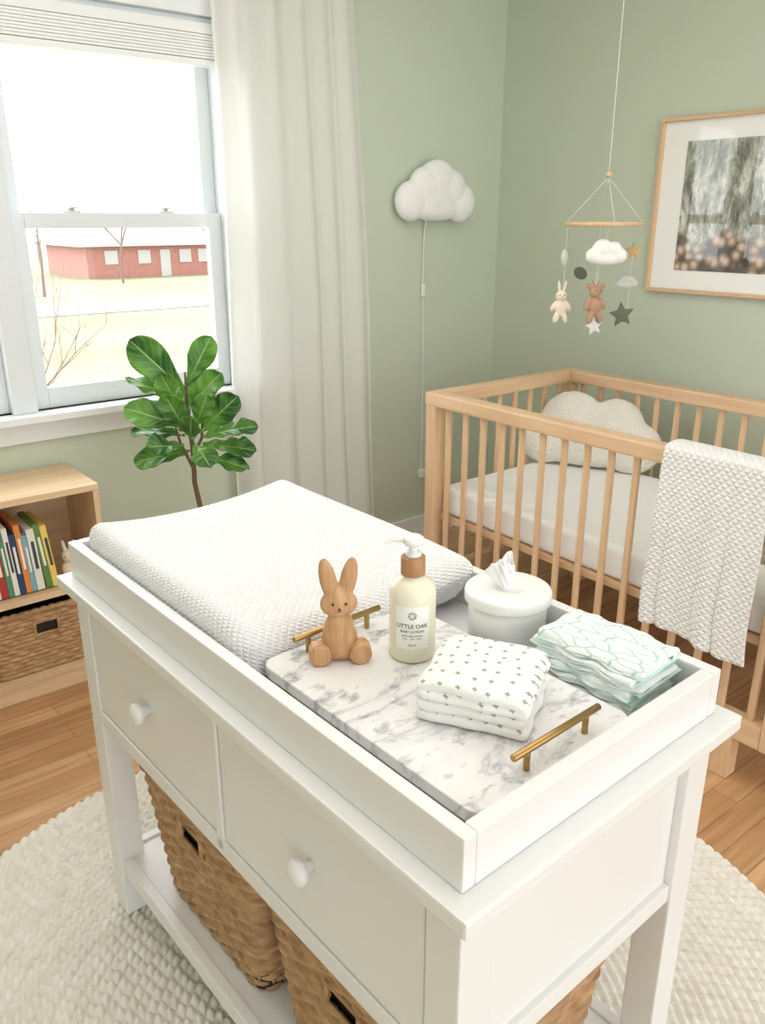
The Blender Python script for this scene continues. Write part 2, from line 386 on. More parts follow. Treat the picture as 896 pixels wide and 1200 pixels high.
for wi,(a,b) in enumerate(((0.02,0.715),(0.795,1.55))):
    for si,(z0,z1,y0) in enumerate(((OZ0,1.515,YW+.022),(1.47,OZ1-.02,YW+.056))):
        y1=y0+.032; st=.052; top=.048
        wb(f'sash_{wi}_{si}_l',a,a+st,y0,y1,z0,z1); wb(f'sash_{wi}_{si}_r',b-st,b,y0,y1,z0,z1)
        wb(f'sash_{wi}_{si}_b',a+st,b-st,y0,y1,z0,z0+(.07 if si==0 else .04)); wb(f'sash_{wi}_{si}_t',a+st,b-st,y0,y1,z1-top,z1)
        pymesh(f'pane_{wi}_{si}',[(a+st,y0+.016,z0),(b-st,y0+.016,z0),(b-st,y0+.016,z1),(a+st,y0+.016,z1)],[[0,1,2,3]],glass,win,False)
    for fx in (.28,.72):
        x=a+(b-a)*fx
        wb(f'lock_{wi}_{fx}',x-.03,x+.03,YW+.028,YW+.05,1.515,1.523); cyl(f'lock_cam_{wi}_{fx}',(x,YW+.038,1.52),(x,YW+.038,1.532),.011,lockm,win)
        wb(f'lock_arm_{wi}_{fx}',x-.002,x+.028,YW+.03,YW+.04,1.527,1.533,bev=.001)
blind=empty('raised_window_blind',(0.8,YW,2.05))
slat=M('blind_slat',(240,242,242),.45)
for wi,(a,b) in enumerate(((0.022,0.713),(0.797,1.548))):
    box(f'headrail_{wi}',a,b,YW-.03,YW+.018,2.085,2.118,slat,blind)
    for k in range(8): box(f'slat_{wi}_{k}',a+.002,b-.002,YW-.031+.001*(k%2),YW+.018,2.010+k*.0093,2.0184+k*.0093,slat,blind,bev=.0015)
    box(f'bottomrail_{wi}',a,b,YW-.032,YW+.018,1.99,2.008,slat,blind)

# curtain ---------------------------------------------------
cm=curtain_material()
curt=empty('linen_curtain_panel',(1.8,2.74,1.2))
def cf(u,v):
    z=0.015+v*2.38; fl=1-v
    x=1.50+u*(0.60+0.10*fl)-0.012*fl*math.sin(3*z)
    ph=u*2*PI*5.2+0.9*math.sin(2*PI*u*1.3+.6)+0.35*math.sin(1.1*z+4*u)
    amp=0.024*(0.75+0.45*math.sin(5*u+1))+0.006*fl
    y=2.775+amp*math.sin(ph)*(1+.15*math.sin(z*2+u*9))+0.004*math.sin(2*ph+z)+.004*math.sin(3*z+14*u)
    x+=0.008*math.cos(ph)
    return (x,y-.01*fl,z)
grid('curtain_cloth',cf,220,70,cm,curt)
cyl('curtain_rod',(-.3,2.775,2.41),(2.35,2.775,2.41),.012,brass,curt)
for k in range(8): 
    lathe(f'curtain_ring_{k}',[(.016,-.002),(.021,-.002),(.021,.002),(.016,.002)],(1.53+k*.08,2.775,2.405),brass,curt,axis=(1,0,0),seg=20)
for x in (-.25,2.3): cyl('rod_bracket',(x,2.775,2.405),(x,YW,2.40),.008,brass,curt)

# exterior --------------------------------------------------
GZ=-3.3
lawn=M('lawn',(134,144,104),.95,col2=(158,152,124),vs=.12)
box('lawn_ground',-90,170,YW+2.5,190,GZ-.1,GZ,lawn,bev=0)
box('street_strip',-90,170,44,50,GZ,GZ+.04,M('asphalt_pale',(150,148,146),.9),bev=0)
house=empty('brick_house',(31,70,GZ))
brk=M('red_brick',(182,124,114),.9,col2=(192,138,128),vs=3); roofm=M('pale_roof',(168,164,164),.9); extw=M('exterior_trim',(204,204,204),.6)  # outdoor haze is put into the paled brick colour
box('house_walls',25,37,70,80,GZ,-.7,brk,house,bev=0)
pymesh('house_roof',[(24.2,69.4,-.75),(37.8,69.4,-.75),(37.8,80.6,-.75),(24.2,80.6,-.75),(26,75,1.9),(36,75,1.9)],[[0,1,5,4],[1,2,5],[2,3,4,5],[3,0,4],[3,2,1,0]],roofm,house,False)
for k,x in enumerate((26.5,29.4,33.2,35)): box(f'house_window_{k}',x,x+1.1,69.9,70.05,-2.2,-1.1,extw,house,bev=0)
box('house_door',31.4,32.3,69.9,70.05,GZ,-1.1,extw,house,bev=0)
bark=M('pale_bark',(140,118,110),.9)
def make_tree(name,p,h,r,seed,depth=4):
    random.seed(seed); tree=empty(name,p)
    def branch(p,d,L,r,depth):
        q=p+d*L
        tube('branch',[p,p+d*L*.5+Vector((random.uniform(-.04,.04),0,.02))*L,q],r,bark,tree,[1,.8,.6])
        if depth>0:
            for _ in range(3):
                nd=(d+Vector((random.uniform(-.8,.8),random.uniform(-.8,.8),random.uniform(-.1,.6)))).normalized()
                branch(q if random.random()<.6 else p+d*L*.6,nd,L*.68,r*.55,depth-1)
    branch(Vector(p),Vector((.05,0,1)).normalized(),h,r,depth)
make_tree('bare_tree',(2.9,11.5,GZ),1.8,.04,5)
make_tree('bare_tree.001',(17,56,GZ),2.6,.11,11)
make_tree('bare_tree.002',(32,62,GZ),3.0,.12,12)
make_tree('bare_tree.003',(25.5,64,GZ),2.8,.10,14)
make_tree('bare_tree.004',(36,66,GZ),3.2,.12,15)
random.seed(21)

# rug -------------------------------------------------------
def rug():
    C=np.array((.70,.96)); R=1.0; w=.0200; nr=280; na=1700
    rr=np.linspace(.004,R,nr); aa=np.linspace(0,2*PI,na,endpoint=False)
    RR,AA=np.meshgrid(rr,aa,indexing='ij')
    row=np.floor(RR/w); fr=(RR/w-row)
    rc=(row+.5)*w; n=np.maximum(6,np.round(2*PI*rc/.027)); ph=(row*0.618)%1.0
    f2=(AA/(2*PI)*n+ph+ .45*(fr-.5))%1.0
    h=(1-np.abs(2*fr-1)**2.2)*(1-.85*np.abs(2*f2-1)**2.4)
    Z=.001+.015*h
    Z[-1]=.001
    X=C[0]+RR*np.cos(AA); Y=C[1]+RR*np.sin(AA)
    V=np.stack([X,Y,Z],-1).reshape(-1,3)
    i=np.arange(nr-1)[:,None]; j=np.arange(na)[None,:]; j2=(j+1)%na
    F=np.stack([i*na+j,(i+1)*na+j,(i+1)*na+j2,i*na+j2],-1).reshape(-1,4)
    me=bpy.data.meshes.new('round_rug')
    me.vertices.add(len(V)); me.vertices.foreach_set('co',V.ravel())
    me.loops.add(F.size); me.loops.foreach_set('vertex_index',F.ravel().astype(np.int32))
    me.polygons.add(len(F)); me.polygons.foreach_set('loop_start',np.arange(0,F.size,4,dtype=np.int32)); me.polygons.foreach_set('loop_total',np.full(len(F),4,dtype=np.int32))
    me.update(); me.validate()
    link('round_braided_rug',me,M('rug_wool',(240,235,226),.95,col2=(228,221,209),vs=30),None,True)
rug()

# wicker basket ---------------------------------------------
wick=M('wicker',(202,164,122),.65,col2=(152,114,78),vs=26,stretch=(1,1,3.0),bump=.35,bs=160,bstretch=(1,1,4),bdist=.0015)
def basket(name,x0,x1,y0,y1,z0,z1,face='-x',taper=.03):
    e=empty(name,((x0+x1)/2,(y0+y1)/2,z0))
    cx,cy=(x0+x1)/2,(y0+y1)/2; r=.035
    W,D=x1-x0,y1-y0
    path=[]
    def seg(p,q,n):
        L=math.dist(p,q); k=max(1,int(L/.0042))
        for i in range(k): path.append(((p[0]+(q[0]-p[0])*i/k,p[1]+(q[1]-p[1])*i/k),n))
    def arc(c,a0):
        k=12
        for i in range(k):
            a=a0+PI/2*i/k; path.append(((c[0]+r*math.cos(a),c[1]+r*math.sin(a)),(math.cos(a),math.sin(a))))
    hw,hd=W/2,D/2
    seg((hw,-hd+r),(hw,hd-r),(1,0)); arc((hw-r,hd-r),0)
    seg((hw-r,hd),(-hw+r,hd),(0,1)); arc((-hw+r,hd-r),PI/2)
    seg((-hw,hd-r),(-hw,-hd+r),(-1,0)); arc((-hw+r,-hd+r),PI)
    seg((-hw+r,-hd),(hw-r,-hd),(0,-1)); arc((hw-r,-hd+r),1.5*PI)
    s=[0]
    for i in range(1,len(path)+1): s.append(s[-1]+math.dist(path[i-1][0],path[i%len(path)][0]))
    tot=s[-1]; ns=int(round(tot/.026/2))*2; nz=int((z1-z0)/.0022); rh=.0145
    V=[];F=[]; n=len(path)
    for k in range(nz+1):
        z=(z1-z0)*k/nz; f=1-taper/ (W/2)*(1-k/nz)
        rowi=math.floor(z/rh); fr=z/rh-rowi
        prof=math.sin(PI*fr)**.6 if 0<fr<1 else 0
        for i in range(n):
            u=s[i]/tot*ns
            over=.5+.5*math.cos(PI*(u+rowi))
            h=.0085*prof*(.25+.75*over**.8)
            stake=.004*max(0,math.cos(PI*(u-round(u))))**2
            h=max(h,stake*(1-over))
            (px,py),(nx,ny)=path[i]
            V.append((cx+px*f+nx*h,cy+py*f+ny*h,z0+z))
    zt=(z1-z0)
    for k in range(nz):
        zz=zt*(k+.5)/nz
        for i in range(n):
            (px,py),(nx,ny)=path[i]
            if zt-.080<zz<zt-.042:
                if face=='-x' and nx<-.9 and abs(py)<.036: continue
                if face=='-y' and ny<-.9 and abs(px)<.036: continue
            j=(i+1)%n
            F.append([k*n+i,k*n+j,(k+1)*n+j,(k+1)*n+i])
    pymesh('woven_wall',V,F,wick,e)
    rim=[(cx+p[0][0]*1.004,cy+p[0][1]*1.004,z1+.001+.0015*math.sin(i*.9)) for i,p in enumerate(path)]; rim.append(rim[0])
    tube('rim',rim,.010,wick,e,[1+.12*math.sin(i*1.1) for i in range(len(rim))])
    def ring(ff,z): return [(cx+p[0][0]*ff,cy+p[0][1]*ff,z) for p in path]
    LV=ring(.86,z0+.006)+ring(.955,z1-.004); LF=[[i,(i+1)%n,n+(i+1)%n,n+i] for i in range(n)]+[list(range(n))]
    pymesh('inner_shade',LV,LF,inner_dark,e)  # dark sheet added behind the weave, stands in for interior shade
    zc0,zc1=z1-.082,z1-.040
    if face=='-x':
        X=x0-.005+taper*.15
        fr_=[(X,cy-.038,zc0),(X,cy+.038,zc0),(X,cy+.038,zc1),(X,cy-.038,zc1),(X,cy-.038,zc0)]
    else:
        Y=y0-.005+taper*.15
        fr_=[(cx-.038,Y,zc0),(cx+.038,Y,zc0),(cx+.038,Y,zc1),(cx-.038,Y,zc1),(cx-.038,Y,zc0)]
    tube('handle_frame',fr_,.005,wick,e)
    return e

# ---------------------------------------------------------------- changing table
PIV=Vector((.486,.462,0)); TH=math.radians(1.9)
def turn(ob):
    """stand the changing table (and what is squared up with it) slightly off the wall axis"""
    T=Matrix.Translation(PIV)@Matrix.Rotation(TH,4,'Z')@Matrix.Translation(-PIV)
    ob.matrix_basis=T@ob.matrix_basis
ct=empty('changing_table',(.74,1.0,0))
def cb(n,*a,**k): return box(n,*a,white_paint,ct,**k)
TX0,TX1,TY0,TY1=.458,1.022,.440,1.560; TZ=.835
cb('top',TX0,TX1,TY0,TY1,TZ-.024,TZ,bev=.004)
bx0,bx1,by0,by1=.482,1.000,.468,1.534; zb=.53; lg=.055
for nme,(a,b) in {'leg_1':(bx0,by0),'leg_2':(bx0,by1-lg),'leg_3':(bx1-lg,by0),'leg_4':(bx1-lg,by1-lg)}.items():
    cb(nme,a,a+lg,b,b+lg,0.0165,TZ-.024)
cb('end_panel_near',bx0+lg,bx1-lg,by0+.014,by0+.03,zb,TZ-.024)
cb('end_rail_near',bx0+lg,bx1-lg,by0+.004,by0+.03,zb-.008,zb+.024)
cb('end_rail_top_near',bx0+lg,bx1-lg,by0+.004,by0+.03,TZ-.046,TZ-.024)
cb('end_panel_far',bx0+lg,bx1-lg,by1-.03,by1-.012,zb,TZ-.024)
cb('back_panel',bx1-.03,bx1-.012,by0+lg,by1-lg,zb,TZ-.024)
cb('front_rail_bottom',bx0,bx0+.03,by0+lg,by1-lg,zb-.01,zb+.022)
cb('front_rail_top',bx0,bx0+.03,by0+lg,by1-lg,TZ-.045,TZ-.024)
cb('front_divider',bx0,bx0+.03,.9905,1.0125,zb,TZ-.03)
cb('case_bottom',bx0+.02,bx1-.02,by0+.02,by1-.02,zb,zb+.015)
for k,(a,b) in enumerate(((by0+lg+.003,.9875),(1.0155,by1-lg-.003))):
    cb(f'drawer_front_{k}',bx0+.003,bx0+.022,a,b,zb+.025,TZ-.048,bev=.004)
    cb(f'drawer_box_{k}',bx0+.022,bx1-.06,a+.01,b-.01,zb+.03,TZ-.07)
    yc=(a+b)/2-.01
    lathe(f'knob_{k}',[(.009,0),(.008,.010),(.012,.014),(.018,.018),(.0195,.024),(.0175,.030),(.010,.034),(.001,.035)],(bx0+.003,yc,.678),white_paint,ct,axis=(-1,0,0))
cb('shelf',bx0+.01,bx1-.01,by0+.01,by1-.01,.142,.162)
cb('shelf_rail_front',bx0+.004,bx0+.026,by0+lg,by1-lg,.128,.168)
cb('shelf_rail_back',bx1-.026,bx1-.004,by0+lg,by1-lg,.128,.168)
cb('shelf_rail_near',bx0+lg,bx1-lg,by0+.004,by0+.026,.128,.168)
cb('shelf_rail_far',bx0+lg,bx1-lg,by1-.026,by1-.004,.128,.168)
t0,t1,s0,s1=.483,.999,.470,1.540; th=.020; TT=.906
cb('tray_front',t0,t0+th,s0,s1,TZ,TT); cb('tray_back',t1-th,t1,s0,s1,TZ,TT)
cb('tray_near',t0+th,t1-th,s0,s0+th,TZ,TT); cb('tray_far',t0+th,t1-th,s1-th,s1,TZ,TT)
turn(ct)
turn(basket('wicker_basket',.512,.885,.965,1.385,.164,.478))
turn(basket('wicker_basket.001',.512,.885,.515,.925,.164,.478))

# changing pad ----------------------------------------------
px0,px1,py0,py1=.508,.975,.948,1.515
def pd(v):
    u=v.x/((px1-px0)/2); t=v.y/((py1-py0)/2)
    if v.z>-.03:
        w=min(1,(v.z+.04)/.07)
        v=v.copy(); v.z+=w*(.024*min(1,abs(u)**2*1.1) -.016) + w*.003*math.sin(7*v.x+5*v.y)
        v.z+= w*.006*max(0,t)**3 - w*.014*max(0,-t)**4*(1-.5*max(0,u))
        if t<0: v.y-=.050*((u+1)/2)**3*(-t)*w
    return v
padm=quilt('quilted_pad',(250,250,251),330,.0036,45,.85)
pad=rbox('changing_pad',((px0+px1)/2,(py0+py1)/2,TZ+.053),(px1-px0,py1-py0,.102),.032,padm,n=26,k=6,deform=pd,uv=True)
turn(pad)

# marble tray ------------------------------------------------
mt=empty('marble_tray',(.695,.73,.87))
mx0,mx1,my0,my1=.540,.838,.500,.944; MZ=.882
def slab(name,x0,x1,y0,y1,z0,z1,rc,mat,parent):
    bm=bmesh.new(); pts=[]
    for (cx,cy,a0) in ((x1-rc,y1-rc,0),(x0+rc,y1-rc,PI/2),(x0+rc,y0+rc,PI),(x1-rc,y0+rc,1.5*PI)):
        for i in range(9):
            a=a0+PI/2*i/8; pts.append((cx+rc*math.cos(a),cy+rc*math.sin(a)))
    vb=[bm.verts.new((p[0],p[1],z0)) for p in pts]; f=bm.faces.new(vb)
    r=bmesh.ops.extrude_face_region(bm,geom=[f]); bmesh.ops.translate(bm,verts=[v for v in r['geom'] if isinstance(v,bmesh.types.BMVert)],vec=(0,0,z1-z0))
    bmesh.ops.recalc_face_normals(bm,faces=bm.faces[:])
    me=bpy.data.meshes.new(name); bm.to_mesh(me); bm.free(); ob=link(name,me,mat,parent)
    b=ob.modifiers.new('bev','BEVEL'); b.width=.002; b.segments=2; b.limit_method='ANGLE'
    return ob
slab('marble_slab',mx0,mx1,my0,my1,MZ-.018,MZ,.024,marble_material(),mt)
for k,(x,y) in enumerate(((.57,.535),(.808,.535),(.57,.91),(.808,.91))): cyl(f'foot_{k}',(x,y,TZ),(x,y,MZ-.018),.012,brass,mt)
for k,y in enumerate((.523,.922)):
    dx=.0 if k==0 else -.030
    cyl(f'handle_bar_{k}',(.618+dx,y,MZ+.028),(.784+dx,y,MZ+.028),.0048,brass,mt)
    for x in (.644,.758): cyl(f'handle_post_{k}',(x+dx,y,MZ),(x+dx,y,MZ+.028),.0042,brass,mt)
turn(mt)

# wooden bunny ------------------------------------------------
bx,by=.622,.878
ang=math.atan2(-by,-bx)+PI/2+math.radians(4)
def XF(x,y,z,a): return Matrix.Translation((x,y,z))@Matrix.Rotation(a,4,'Z')
bun=empty('wooden_bunny_toy',(bx,by,MZ)); xf=XF(bx,by,MZ,ang)
blob('bunny_body',[((0,0,.034),(.027,.016,.034)),((0,0,.052),(.022,.014,.028)),((0,0,.020),(.029,.016,.020))],toywood,bun,.0022,4,xf)
blob('bunny_head',[((0,-.001,.092),(.0275,.014,.0225)),((-.0145,0,.128),(.0125,.0065,.036),(0,-.20,0)),((.0145,0,.128),(.0125,.0065,.036),(0,.20,0)),((0,0,.100),(.022,.013,.02))],toywood,bun,.0018,3,xf)
for k,sx in enumerate((-1,1)):
    p=xf@Vector((sx*.0295,-.022,.0165)); q=xf@Vector((sx*.0295,.004,.0165))
    cyl(f'bunny_foot_{k}',p,q,.0165,toywood,bun,seg=40)
    rbox(f'bunny_eye_{k}',xf@Vector((sx*.0095,-.0145,.096)),(.0036,.0035,.0042),.0017,dark,bun,n=2)
rbox('bunny_nose',xf@Vector((0,-.0152,.0885)),(.004,.003,.0028),.0013,dark,bun,n=2)
for sx in (-1,1): tube('bunny_mouth',[xf@Vector((sx*.004*t,-.0152,.0865-.0025*math.sin(t*PI/1.3))) for t in (0,.3,.6,1)],.0004,dark,bun)

# lotion bottle ------------------------------------------------
lx,ly=.716,.823; R=.0345
bot=empty('lotion_pump_bottle',(lx,ly,MZ))
cream=M('cream_bottle',(236,231,208),.22,sss=.15)
lathe('bottle_body',[(.028,0),(.033,.002),(R,.006),(R,.103),(.0335,.111),(.030,.118),(.0225,.124),(.0165,.1275),(.0155,.133)],(lx,ly,MZ),cream,bot,seg=64)
lathe('wooden_collar',[(.0165,.131),(.0180,.1325),(.0180,.158),(.0165,.1595)],(lx,ly,MZ),collar,bot)
lathe('pump_stem',[(.012,.1595),(.012,.165),(.006,.167),(.006,.177),(.0135,.178),(.0155,.181),(.0155,.187),(.012,.190)],(lx,ly,MZ),plastic_w,bot)
na=math.atan2(-ly,-lx)
noz=Vector((-.78,.625,0))
b0=Vector((lx,ly,MZ+.1850))
tube('pump_nozzle',[b0,b0+noz*.018,b0+noz*.032+Vector((0,0,-.0005)),b0+noz*.040+Vector((0,0,-.006))],.0048,plastic_w,bot,[1.2,1,.8,.7])
def wrap(x,y,rad): a=na+x/R; return (lx+rad*math.cos(a),ly+rad*math.sin(a),MZ+y)
LW=.026; labelm=M('label_paper',(244,243,238),.6)
grid('label',lambda u,v: wrap((u*2-1)*LW,.026+v*.068,R+.0004),32,6,labelm,bot)
ink=M('label_ink',(70,66,60),.7)
def label_text(txt,size,y):
    cu=bpy.data.curves.new('t','FONT'); cu.body=txt; cu.size=size; cu.align_x='CENTER'; cu.resolution_u=3; cu.offset=size*.012
    ob=bpy.data.objects.new('t',cu); COL.objects.link(ob)
    bpy.context.view_layer.update()
    me=bpy.data.meshes.new_from_object(ob.evaluated_get(bpy.context.evaluated_depsgraph_get()))
    bpy.data.objects.remove(ob)
    bm=bmesh.new(); bm.from_mesh(me); bmesh.ops.triangulate(bm,faces=bm.faces[:])
    for v in bm.verts: v.co=Vector(wrap(v.co.x,v.co.y+y,R+.0008))
    bm.to_mesh(me); bm.free(); me.materials.clear()
    link('label_text',me,ink,bot)
label_text('LITTLE OAK',.0088,.0600); label_text('BABY LOTION',.0054,.0525); label_text('gentle daily moisture',.0036,.0465); label_text('calm  ·  soft  ·  pure',.0034,.0420); label_text('250 ml',.0040,.0315)
for k in range(8):
    a=2*PI*k/8; tube('emblem',[wrap(.0025*math.cos(a),.0795+.0025*math.sin(a),R+.0008),wrap(.0065*math.cos(a+.2),.0795+.0065*math.sin(a+.2),R+.0008)],.0004,ink,bot)
    tube('emblem_leaf',[wrap(.0052*math.cos(a+t),.0795+.0052*math.sin(a+t),R+.0008) for t in (0,.2,.4,.55)],.00035,ink,bot)

# tissue canister ------------------------------------------------
tx,ty=.904,.806
tis=empty('tissue_dispenser',(tx,ty,TZ)); cer=M('ceramic_white',(240,240,238),.3)
lathe('canister',[(.058,0.0015),(.061,.003),(.0615,.006),(.0630,.070),(.0640,.088)],(tx,ty,TZ),cer,tis,seg=64)
lathe('lid',[(.0640,.088),(.0690,.089),(.0695,.091),(.0695,.103),(.068,.1065),(.063,.1085),(.030,.1095),(.026,.1095),(.022,.106),(.003,.105)],(tx,ty,TZ),cer,tis,seg=64)
paper=M('tissue_paper',(248,248,248),.9,bump=.2,bs=60)
def tf(u,v):
    a=u*2*PI; r=.011+.016*v**1.1*(1-.3*v)+ .007*v*math.sin(3*a+1)+.003*v*math.sin(7*a+5*v)
    return (tx+r*math.cos(a)*1.0-.008*v,ty+r*math.sin(a)*.7+.010*v,TZ+.103+.044*v+.010*v*math.sin(2*a+.7)+.003*v*math.sin(5*a))
grid('tissue_outer',tf,72,16,paper,tis,thick=.0006)
grid('tissue_inner',lambda u,v:(lambda p:(tx+(p[0]-tx)*.5-.002,ty+(p[1]-ty)*.5+.003,p[2]+.004*v))(tf((u+.3)%1,v)),60,14,paper,tis,thick=.0006)
def tfold(u,v):
    a=(u-.5)*1.7; return (tx-.020*math.sin(a)*v-.006*v, ty+.010*v-.012*v*math.cos(a)+.004*math.sin(6*a)*v, TZ+.105+.048*v-.02*v*v*abs(a))
grid('tissue_fold',tfold,20,12,paper,tis,thick=.0006)

# diapers ------------------------------------------------
dia=empty('stack_of_diapers',(.905,.612,TZ))
dw=M('diaper_white',(246,247,247),.9,col2=(238,244,242),vs=55,bump=.5,bs=80,bdist=.004); dm=M('diaper_mint',(176,216,204),.8,col2=(232,244,240),vs=26); dp=diaper_print()
nl=8; lh=.0115; dcx,dcy=.906,.618
for k in range(nl):
    rz=math.radians(random.uniform(-2.5,2.5)+ (4 if k==nl-1 else 0))+TH; ox=random.uniform(-.003,.002); oy=random.uniform(-.005,.005)
    sd=random.random()*10
    def dd(v,sd=sd,k=k):
        v=v.copy(); v.x*=1-.10*math.cos(v.y*24+sd)*.4
        v.z+=.0016*math.sin(60*v.y+sd)*math.cos(50*v.x+sd)+(.005*(noise.noise(Vector((v.x*40,v.y*40,sd)))) if v.z>0 else 0)
        if k==nl-1 and v.z>0: v.z+=.003*math.sin(v.x*150+1.5*math.sin(v.y*20))*max(0,1-abs(v.y)/.08)+.005*(1-(abs(v.x)/.055)**2)
        v.x+=.0025*math.sin(v.y*90+sd)*(abs(v.x)/.05); return v
    rbox(f'diaper_{k}',(dcx+ox,dcy+oy,TZ+.0078+k*lh),(.104,.172,lh*1.12),.0060,dp if k==nl-1 else dw,dia,rotz=rz,n=26,k=4,deform=dd,uv=True)
    def d2(v,sd=sd):
        v=v.copy(); v.x+=.003*math.sin(v.y*110+sd)*(abs(v.x)/.05); v.z+=.0014*math.sin(v.y*75+sd); return v
    rbox(f'leg_cuff_{k}',(dcx+ox,dcy+oy,TZ+.0048+k*lh),(.109,.178,.0026),.0013,dm,dia,rotz=rz,n=26,k=2,deform=d2)

# folded muslin ---------------------------------------------------
mus=empty('folded_muslin_blanket',(.703,.663,MZ)); mm=muslin_material()
rzm=math.radians(-60)
lays=[(.150,.142,.0),(.144,.148,.002),(.150,.140,-.001),(.148,.146,.001)]
for k,(a,b,o_) in enumerate(lays):
    sd=k*3.3; top=(k==len(lays)-1)
    def md(v,sd=sd,top=top,k=k):
        v=v.copy(); nv=noise.noise(Vector((v.x*16,v.y*16,sd)))
        v.z+=.0035*nv*(1.5 if top else .6)
        if top: v.z+= .004-.008*(abs(v.x)/.075)**3-.006*(abs(v.y)/.07)**3
        v.x+=.004*noise.noise(Vector((v.y*30,v.z*60,sd))); v.y+=.004*noise.noise(Vector((v.x*30,v.z*60,sd+5)))
        return v
    h=.0172
    rbox(f'fold_{k}',(.703+o_,.660+o_,MZ+.0090+k*.0152),(a,b,h),.0085,mm,mus,rotz=rzm+math.radians(random.uniform(-2,2)),n=26,k=6,deform=md,uv=float(k)*.31)

# ---------------------------------------------------------------- crib
cr=empty('wooden_crib',(2.36,1.49,0))
cx0,cx1,cy0,cy1=1.965,2.775,.775,2.200; CT=.907; ps=.052
LZ0,LZ1=.135,.205
for n_,(a,b) in {'post_1':(cx0,cy0),'post_2':(cx0,cy1-ps),'post_3':(cx1-ps,cy0),'post_4':(cx1-ps,cy1-ps)}.items():
    box(n_,a,a+ps,b,b+ps,LZ0,CT-.012,wZ,cr,bev=.006)
for n_,(a,b) in {'foot_1':(cx0,cy0+.125),'foot_2':(cx0,cy1-.125-.06),'foot_3':(cx1-ps,cy0+.125),'foot_4':(cx1-ps,cy1-.125-.06)}.items():
    box(n_,a,a+ps,b,b+.06,0,LZ0,wZ,cr,bev=.005)
box('top_rail_front',cx0-.003,cx0+ps+.003,cy0-.003,cy1+.003,CT-.05,CT,wY,cr,bev=.008)
box('top_rail_back',cx1-ps-.003,cx1+.003,cy0-.003,cy1+.003,CT-.05,CT,wY,cr,bev=.008)
box('top_rail_left',cx0+ps+.003,cx1-ps-.003,cy1-ps,cy1,CT-.05,CT,wX,cr,bev=.008)
box('top_rail_right',cx0+ps+.003,cx1-ps-.003,cy0,cy0+ps,CT-.05,CT,wX,cr,bev=.008)
for n_,a in (('front',cx0+.002),('back',cx1-ps+.002)):
    box('low_rail_'+n_,a,a+.046,cy0+ps,cy1-ps,LZ0,LZ1,wY,cr,bev=.005)
for n_,b in (('right',cy0+.002),('left',cy1-ps+.002)):
    box('low_rail_'+n_,cx0+ps,cx1-ps,b,b+.046,LZ0,LZ1,wX,cr,bev=.005)
ns=15
for k in range(ns):
    y=cy0+ps+(cy1-cy0-2*ps)*(k+.5)/ns
    for n_,x in (('f',cx0+ps/2),('b',cx1-ps/2)):
        rbox(f'slat_{n_}_{k}',(x,y,(LZ1+CT-.05)/2),(.015,.023,CT-.045-LZ1),.006,wZ,cr,n=1,k=3)
ne=8
for k in range(ne):
    x=cx0+ps+(cx1-cx0-2*ps)*(k+.5)/ne
    for n_,y in (('r',cy0+ps/2),('l',cy1-ps/2)):
        rbox(f'end_slat_{n_}_{k}',(x,y,(LZ1+CT-.05)/2),(.023,.015,CT-.045-LZ1),.006,wZ,cr,n=1,k=3)
box('mattress_base',cx0+.042,cx1-.042,cy0+.042,cy1-.042,.415,.44,wY,cr)
sheet=M('crib_sheet',(246,246,246),.9,bump=.3,bs=25,bdist=.004)
rbox('crib_mattress',((cx0+cx1)/2,(cy0+cy1)/2,.497),(cx1-cx0-.09,cy1-cy0-.09,.112),.022,sheet,None,n=16,k=5)

# cloud pillow
boucle=M('boucle',(243,239,229),.95,bump=.9,bs=130,btype='vorx',bdist=.005)
pil=empty('cloud_pillow',(2.60,1.96,.555))
pxf=Matrix.Translation((2.600,1.955,.562))@Matrix.Rotation(math.radians(-64),4,'Z')@Matrix.Rotation(math.radians(-14),4,'X')
blob('cloud_cushion',[((0,0,.085),(.26,.055,.083)),((-.17,0,.095),(.11,.055,.10)),((.17,0,.095),(.12,.055,.105)),((-.07,0,.175),(.13,.06,.12)),((.10,0,.165),(.115,.058,.115)),((0,0,.06),(.25,.05,.06))],boucle,pil,.008,10,pxf)
for sx in (-1,1):
    tube('closed_eye',[pxf@Vector((-.03+sx*.045+.018*math.cos(a),-.0615,.135+.011*math.sin(a))) for a in [PI+PI*i/8 for i in range(9)]],.0032,dark,pil)
tube('smile',[pxf@Vector((-.03+.018*math.cos(a),-.0600,.108+.013*math.sin(a))) for a in [PI+PI*i/8 for i in range(9)]],.0032,dark,pil)

# throw blanket over the rail
thr=quilt('waffle_knit',(249,248,246),215,.0050,45,.85)
def bf(u,v):
    y=1.200-u*.30; 
    L_out=.53; L_in=.28; top=.07
    s=v*(L_out+top+L_in)
    w=.010*math.sin(u*11+1.5)+.006*math.sin(u*23)
    if s<L_out:
        f=1-s/L_out
        z=CT+.008-(L_out-s); x=cx0-.019-.004*math.sin(PI*s/L_out)-abs(w)*f*1.2
        y+= .010*f*(1-2*u)+.006*math.sin(s*14)*f
        z+= .010*math.sin(u*5+.5)*f
    elif s<L_out+top:
        a=(s-L_out)/top; x=cx0-.019+a*(ps+.038); z=CT+.009+.006*math.sin(PI*a)
    else:
        q=s-L_out-top; z=CT+.008-q; x=cx0+ps+.019
    return (x,y,z)
grid('knit_throw_blanket',bf,60,120,thr,None,thick=.010,uv=True,uvs=(.30,.88))

